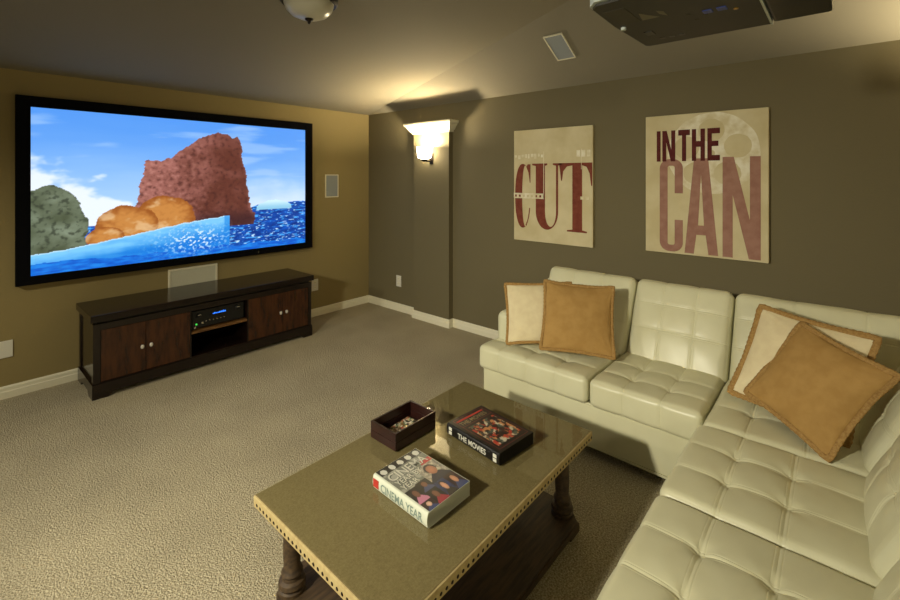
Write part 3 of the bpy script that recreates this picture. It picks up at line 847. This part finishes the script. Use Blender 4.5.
# ---------------------------------------------------------------- lettered canvases
def canvas(name, label, yl, yr, zt, zb):
    t = thing(name, (XW, (yl + yr) / 2, zb), label, 'wall art', 'lettered canvases on the right wall')
    obj('stretched_canvas', B(XW - .04, XW - .003, yr, yl, zb, zt, bev=.003), M['canvas'], t)
    w, h = yl - yr, zt - zb
    mx = frame_mx((XW - .04, yl, zt), (0, -1, 0), (0, 0, 1))
    def put(nm_, groups, m, off):
        g = [[[(x * w, -y * h) for x, y in lp] for lp in sh] for sh in groups]
        return place(nm_, loops_bm(g), mx @ Matrix.Translation((0, 0, off)), m, t)
    return t, put, mx, w, h
def rect(a, b, c, d): return [[(a, c), (b, c), (b, d), (a, d)]]
def arc(cx, cy, rx, ry, a0, a1, n=24, e=1.0):
    out = []
    for k in range(n + 1):
        a = math.radians(a0 + (a1 - a0) * k / n); c, s = math.cos(a), math.sin(a)
        out.append((cx + rx * math.copysign(abs(c) ** e, c), cy + ry * math.copysign(abs(s) ** e, s)))
    return out
# CUT
t, put, mx, w, h = canvas('lettered_canvas', 'cream canvas lettered CUT in brick red, on the wall beside the lit column', 2.389, 1.598, 2.078, 1.033)
Vt, Vb = .305, .885; vm = (Vt + Vb) / 2; vr = (Vb - Vt) / 2
Cl = arc(.125, vm, .108, vr, -62, -298, 40, .9) + arc(.164, vm, .046, vr * .955, -292, -68, 40, .9)
Cser = [(.192, Vt + .005), (.232, Vt + .005), (.232, Vt + .17), (.222, Vt + .17), (.205, Vt + .08), (.175, Vt + .03)]
Cend = arc(.125, vm, .108, vr, 68, 20, 16, .9) + arc(.125, vm, .094, vr * .955, 20, 68, 16, .9)
U = [(.255, Vt), (.455, Vt), (.455, Vt + .014), (.425, Vt + .022), (.425, Vb - .16)] + arc(.495, Vb - .16, .070, .132, 180, 0, 16)
U += [(.565, Vt + .022), (.525, Vt + .014), (.525, Vt), (.635, Vt), (.635, Vt + .014), (.592, Vt + .022), (.592, Vb - .16)]
U += arc(.4475, Vb - .16, .1445, .16, 0, 180, 24) + [(.303, Vt + .022), (.255, Vt + .014)]
Tt = [(.60, Vt), (.995, Vt), (.995, Vt + .19), (.982, Vt + .19), (.965, Vt + .09), (.93, Vt + .035), (.88, Vt + .022), (.88, Vb - .02), (.935, Vb - .012), (.935, Vb),
      (.70, Vb), (.70, Vb - .012), (.765, Vb - .02), (.765, Vt + .022), (.70, Vt + .03), (.655, Vt + .07), (.64, Vt + .15), (.628, Vt + .15), (.615, Vt + .06)]
put('lettering', [[Cl], [Cser], [Cend], [U], [Tt]], M['brickred'], .0006)
random.seed(5)
marks = []
x = .01
while x < .39:
    d = random.uniform(.018, .04); marks.append(rect(x, x + d, .215 + random.uniform(0, .012), .262 - random.uniform(0, .02))); x += d + random.uniform(.008, .02)
marks.append(rect(.405, .412, .20, .62))
x = .0
band = [[(0, .57), (.412, .57), (.412, .618), (0, .618)]]
hx_ = []
for k in range(7):
    a = .015 + k * .056; hx_.append([(a, .585), (a + .026, .585), (a + .026, .605), (a, .605)])
marks.append(band + hx_)
for k in range(3): marks.append(rect(.815 + k * .06, .855 + k * .06, .20, .255))
for k in range(2): marks.append(rect(.86 + k * .06, .895 + k * .06, .585, .61))
marks.append(rect(.868, .873, .19, .36))
for mk in marks: put('film_strip_mark', [mk], M['reel'], .0012)
# IN THE CAN
t, put, mx, w, h = canvas('lettered_canvas', 'cream canvas lettered IN THE CAN with a worn film reel, above the sofa', 1.166, .374, 2.106, 1.058)
k = w / h
cx, cy, R = .573, .285, .37
def circ(x, y, r, n=40, jit=0, sd=0):
    return [(x + r * (1 + jit * noise.noise(V((math.cos(a) * 3, math.sin(a) * 3, sd)))) * math.cos(a), y + k * r * (1 + jit * noise.noise(V((math.cos(a) * 3, math.sin(a) * 3, sd)))) * math.sin(a)) for a in (2 * PI * i / n for i in range(n))]
reel = [[(x, max(.004, y)) for x, y in circ(cx, cy, R, 72, .03, 1)]]
for i in range(5):
    a = math.radians(-90 + 72 * i); reel.append(circ(cx + .215 * math.cos(a), cy + k * .215 * math.sin(a) + .005, .105, 30, .06, i + 2))
reel.append(circ(cx, cy, .03, 20))
put('film_reel_print', [reel], M['reel'], .0005)
a0, a1 = .318, .986
def C_(x0, x1, y0, y1, s, r):
    sv = s * k * .9; ry = r * k
    o = arc(x1 - r, y0 + ry, r, ry, 0, -90, 8) + arc(x0 + r, y0 + ry, r, ry, -90, -180, 8) + arc(x0 + r, y1 - ry, r, ry, 180, 90, 8) + arc(x1 - r, y1 - ry, r, ry, 90, 0, 8)
    ri = r - s if r > s + .01 else .012; riy = ri * k
    g0, g1 = y0 + .37 * (y1 - y0), y0 + .655 * (y1 - y0)
    i_ = [(x1, g1), (x1 - s, g1)] + arc(x1 - s - ri, y1 - sv - riy, ri, riy, 0, 90, 8) + arc(x0 + s + ri, y1 - sv - riy, ri, riy, 90, 180, 8) + \
         arc(x0 + s + ri, y0 + sv + riy, ri, riy, 180, 270, 8) + arc(x1 - s - ri, y0 + sv + riy, ri, riy, -90, 0, 8) + [(x1 - s, g0), (x1, g0)]
    return [o + i_]
def A_(x0, x1, y0, y1, s):
    m = (x0 + x1) / 2; tw = s * .75
    return [[(x0, y1), (m - tw, y0), (m + tw, y0), (x1, y1), (x1 - s, y1), (x1 - s - .022, y0 + .80 * (y1 - y0)), (x0 + s + .022, y0 + .80 * (y1 - y0)), (x0 + s, y1)],
            [(x0 + s + .036, y0 + .70 * (y1 - y0)), (m, y0 + .17 * (y1 - y0)), (x1 - s - .036, y0 + .70 * (y1 - y0))]]
def N_(x0, x1, y0, y1, s):
    return [[(x0, y0), (x0 + s * 1.1, y0), (x1 - s, y0 + .62 * (y1 - y0)), (x1 - s, y0), (x1, y0), (x1, y1), (x1 - s * 1.1, y1), (x0 + s, y0 + .38 * (y1 - y0)), (x0 + s, y1), (x0, y1)]]
put('lettering', [C_(.132, .338, a0, a1, .072, .09), A_(.352, .628, a0, a1, .078), N_(.662, .945, a0 - .006, a1, .078)], M['mauve'], .0010)
b0, b1 = .112, .335; s = .036
T_ = [[(.298, b0), (.398, b0), (.398, b0 + .04), (.366, b0 + .04), (.366, b1), (.330, b1), (.330, b0 + .04), (.298, b0 + .04)]]
H_ = [[(.414, b0), (.414 + s, b0), (.414 + s, b0 + .085), (.522 - s, b0 + .085), (.522 - s, b0), (.522, b0), (.522, b1), (.522 - s, b1), (.522 - s, b0 + .125), (.414 + s, b0 + .125), (.414 + s, b1), (.414, b1)]]
E_ = [[(.542, b0), (.642, b0), (.642, b0 + .038), (.542 + s, b0 + .038), (.542 + s, b0 + .088), (.63, b0 + .088), (.63, b0 + .124), (.542 + s, b0 + .124), (.542 + s, b1 - .038), (.642, b1 - .038), (.642, b1), (.542, b1)]]
put('small_lettering', [rect(.105, .140, b0, b1), N_(.156, .272, b0, b1, s), T_, H_, E_], M['oxblood'], .0016)

# ---------------------------------------------------------------- wall sconce
sn = thing('wall_sconce', (CX0, 3.475, 1.78), 'lit frosted glass wall sconce on the front of the column', 'sconce')
bm = new(); box(bm, CX0 - .012, CX0, 3.435, 3.485, 1.775, 1.90, bev=.004); obj('back_plate', bm, M['bronze'], sn)
SXc, SYc = 3.537, 3.478
bm = new(); tube(bm, [(CX0 - .008, 3.46, 1.815), (CX0 - .03, 3.463, 1.808), (SXc + .03, 3.472, 1.808), (SXc, SYc, 1.812), (SXc, SYc, 1.838)], .008); obj('arm', bm, M['bronze'], sn, smooth=True)
bm = new(); lathe(bm, [(.012, 1.80), (.03, 1.812), (.036, 1.828), (.03, 1.838)], (SXc, SYc, 0), 24); obj('cup', bm, M['bronze'], sn, smooth=True)
bm = new(); lathe(bm, [(.035, 1.832), (.066, 1.842), (.078, 1.87), (.083, 1.93), (.084, 1.965), (.079, 1.965), (.077, 1.93), (.072, 1.872), (.06, 1.848), (.03, 1.838)], (SXc, SYc, 0), 36, close=False)
obj('glass_shade', bm, M['lit'], sn, smooth=True)

# ---------------------------------------------------------------- ceiling lamp
lx, ly = 1.49, 2.452; lz = ZC + SA * (YW - ly) + .022
cl = thing('ceiling_lamp', (lx, ly, lz), 'unlit flush ceiling lamp with a frosted glass bowl and dark metal rim', 'lamp')
bm = new(); lathe(bm, [(.10, lz + .03), (.155, lz - .015), (.172, lz - .03), (.172, lz - .055), (.160, lz - .068), (.146, lz - .062), (.146, lz - .04)], (lx, ly, 0), 48); obj('rim', bm, M['bronze'], cl, smooth=True)
bm = new(); lathe(bm, [(.148, lz - .055), (.146, lz - .075), (.134, lz - .105), (.108, lz - .132), (.07, lz - .149), (.03, lz - .156), (.006, lz - .158)], (lx, ly, 0), 48); obj('glass_bowl', bm, M['frost'], cl, smooth=True)
bm = new(); lathe(bm, [(.022, lz - .152), (.026, lz - .158), (.022, lz - .166), (.010, lz - .172), (.010, lz - .176), (.006, lz - .186), (.001, lz - .19)], (lx, ly, 0), 24); obj('finial', bm, M['bronze'], cl, smooth=True)

# ---------------------------------------------------------------- projector
PX0, PX1, PY0, PY1, PZ = 1.20, 1.695, .02, .535, 2.114
pj = thing('video_projector', ((PX0 + PX1) / 2, .28, PZ), 'dark-bottomed video projector hanging from the ceiling above the coffee table', 'projector')
yd = .168
bm = new()
out = [(PX0, yd), (PX0, PY1 - .02), (PX0 + .02, PY1 - .002), (PX0 + .2, PY1 + .006), (PX1 - .012, PY1), (PX1, PY1 - .012), (PX1, yd)]
prism(bm, [(x, y, PZ) for x, y in out], (0, 0, .006)); obj('bottom_cover', bm, M['projd'], pj)
bm = new()
o2 = [(PX0 - .014, yd), (PX0 - .014, PY1 - .02), (PX0 + .016, PY1 + .004), (PX0 + .2, PY1 + .012), (PX1 - .012, PY1 + .006), (PX1 + .006, PY1 - .012), (PX1 + .006, yd)]
prism(bm, [(x, y, PZ + .007) for x, y in o2], (0, 0, .15)); bmesh.ops.bevel(bm, geom=[e for e in bm.edges if abs(e.verts[0].co.z - e.verts[1].co.z) < 1e-5 and e.verts[0].co.z > PZ + .1], offset=.02, segments=3, affect='EDGES')
obj('upper_shell', bm, M['projw'], pj)
bm = new(); box(bm, PX0 - .004, PX1 + .004, yd - .006, yd, PZ - .001, PZ + .15); obj('divider_strip', bm, M['projw'], pj)
bm = new(); box(bm, PX0, PX1, PY0, yd - .006, PZ + .002, PZ + .145, bev=.01); obj('rear_cover', bm, M['blackp'], pj)
bm = new(); lathe(bm, [(.06, PY1 - .02), (.06, PY1 + .03), (.05, PY1 + .032), (.045, PY1 + .015)], ((PX0 + PX1) / 2, 0, PZ + .085), 32, 'Y'); obj('lens', bm, M['blackp'], pj, smooth=True)
def sticker(nm_, a, m, dz=.0008):
    bm = new(); prism(bm, [(x, y, PZ - dz) for x, y in a], (0, 0, dz + .0005)); return obj(nm_, bm, m, pj)
sticker('warning_label', [(1.335, .445), (1.40, .455), (1.40, .405)], M['label'])
sticker('warning_label', [(1.345, .40), (1.375, .40), (1.405, .385), (1.36, .385)], M['label'])
sticker('rating_label', [(1.26, .52), (1.40, .52), (1.40, .46), (1.26, .46)], M['label2'])
for i in range(3): sticker('vent_slot', [(1.615, .47 - .03 * i), (1.632, .47 - .03 * i), (1.632, .452 - .03 * i), (1.615, .452 - .03 * i)], M['blackp'], .0012)
sticker('latch', [(1.52, .49), (1.56, .49), (1.56, .465), (1.52, .465)], M['blackp'], .002)
for x, y in ((1.44, .34), (1.50, .33), (1.47, .30)): 
    bm = new(); lathe(bm, [(.006, PZ - .001), (.006, PZ + .001)], (x, y, 0), 12); obj('screw', bm, M['label2'], pj)
for y in (.29, .255):
    bm = new(); box(bm, 1.43, 1.46, y - .012, y + .012, PZ - .002, PZ + .004, bev=.001); obj('port', bm, M['blue'], pj)
bm = new(); lathe(bm, [(.006, PZ - .003), (.006, PZ + .004)], (1.47, .225, 0), 12); obj('stud', bm, M['brass'], pj)
bm = new(); lathe(bm, [(.008, PZ - .008), (.008, PZ + .012)], (1.43, PY1 - .012, 0), 16); obj('foot', bm, M['projw'], pj)
pcz = ZC + SA * (YW - .28)
bm = new(); lathe(bm, [(.025, PZ + .14), (.025, pcz - .02)], (1.44, .28, 0), 20); lathe(bm, [(.08, pcz - .02), (.08, pcz + .02)], (1.44, .28, 0), 24); box(bm, 1.36, 1.52, .20, .36, PZ + .15, PZ + .165)
obj('ceiling_mount', bm, M['blackp'], pj, smooth=True)

# ---------------------------------------------------------------- lights (the room's lamps plus added fills)
WARM = (1.0, .94, .74)
def point(name, loc, e, r=.05, col=WARM):
    l = bpy.data.lights.new(name, 'POINT'); l.energy = e; l.shadow_soft_size = r; l.color = col
    o = bpy.data.objects.new(name, l); COL.objects.link(o); o.location = loc; return o
point('sconce_bulb', (3.55, SYc, 1.945), 75, .03, (1.0, .85, .57))
def spot(name, loc, aim, e, deg, r=.08, col=WARM):
    l = bpy.data.lights.new(name, 'SPOT'); l.energy = e; l.shadow_soft_size = r; l.color = col
    l.spot_size = math.radians(deg); l.spot_blend = 1
    o = bpy.data.objects.new(name, l); COL.objects.link(o); o.location = loc
    o.rotation_euler = (V(aim) - V(loc)).to_track_quat('-Z', 'Y').to_euler(); return o
spot('left_wall_lamp_bulb', (-1.30, 1.50, 2.06), (2.5, 1.7, 0), 430, 98, .09)
spot('left_floor_fill', (-1.30, 3.30, 2.06), (.5, 3.2, 0), 150, 120, .12)  # added fill light, brightens the floor on the left
spot('right_wall_lamp_bulb', (3.42, -.80, 1.95), (3.30, -.70, 3.0), 140, 140, .05, (1.0, .86, .58))
point('rear_fill_light', (-1.2, -1.9, 2.0), 58, .12)  # added fill light behind the camera, no real fixture
w = bpy.data.worlds.new('World'); SC.world = w; w.use_nodes = True
w.node_tree.nodes['Background'].inputs['Color'].default_value = (0, 0, 0, 1)

# ---------------------------------------------------------------- camera
cam = bpy.data.cameras.new('camera'); co = bpy.data.objects.new('camera', cam); COL.objects.link(co)
cam.sensor_width = 36; cam.lens = 448 / 900 * 36; cam.shift_y = -124 / 900; cam.clip_start = .05
co.location = (0, 0, 1.644); co.rotation_euler = (PI / 2, 0, -math.atan2(.7517, .6595))
SC.camera = co
SC.view_settings.view_transform = 'Standard'; SC.view_settings.look = 'None'
SC.view_settings.exposure = 0; SC.view_settings.gamma = 1; SC.view_settings.use_curve_mapping = False
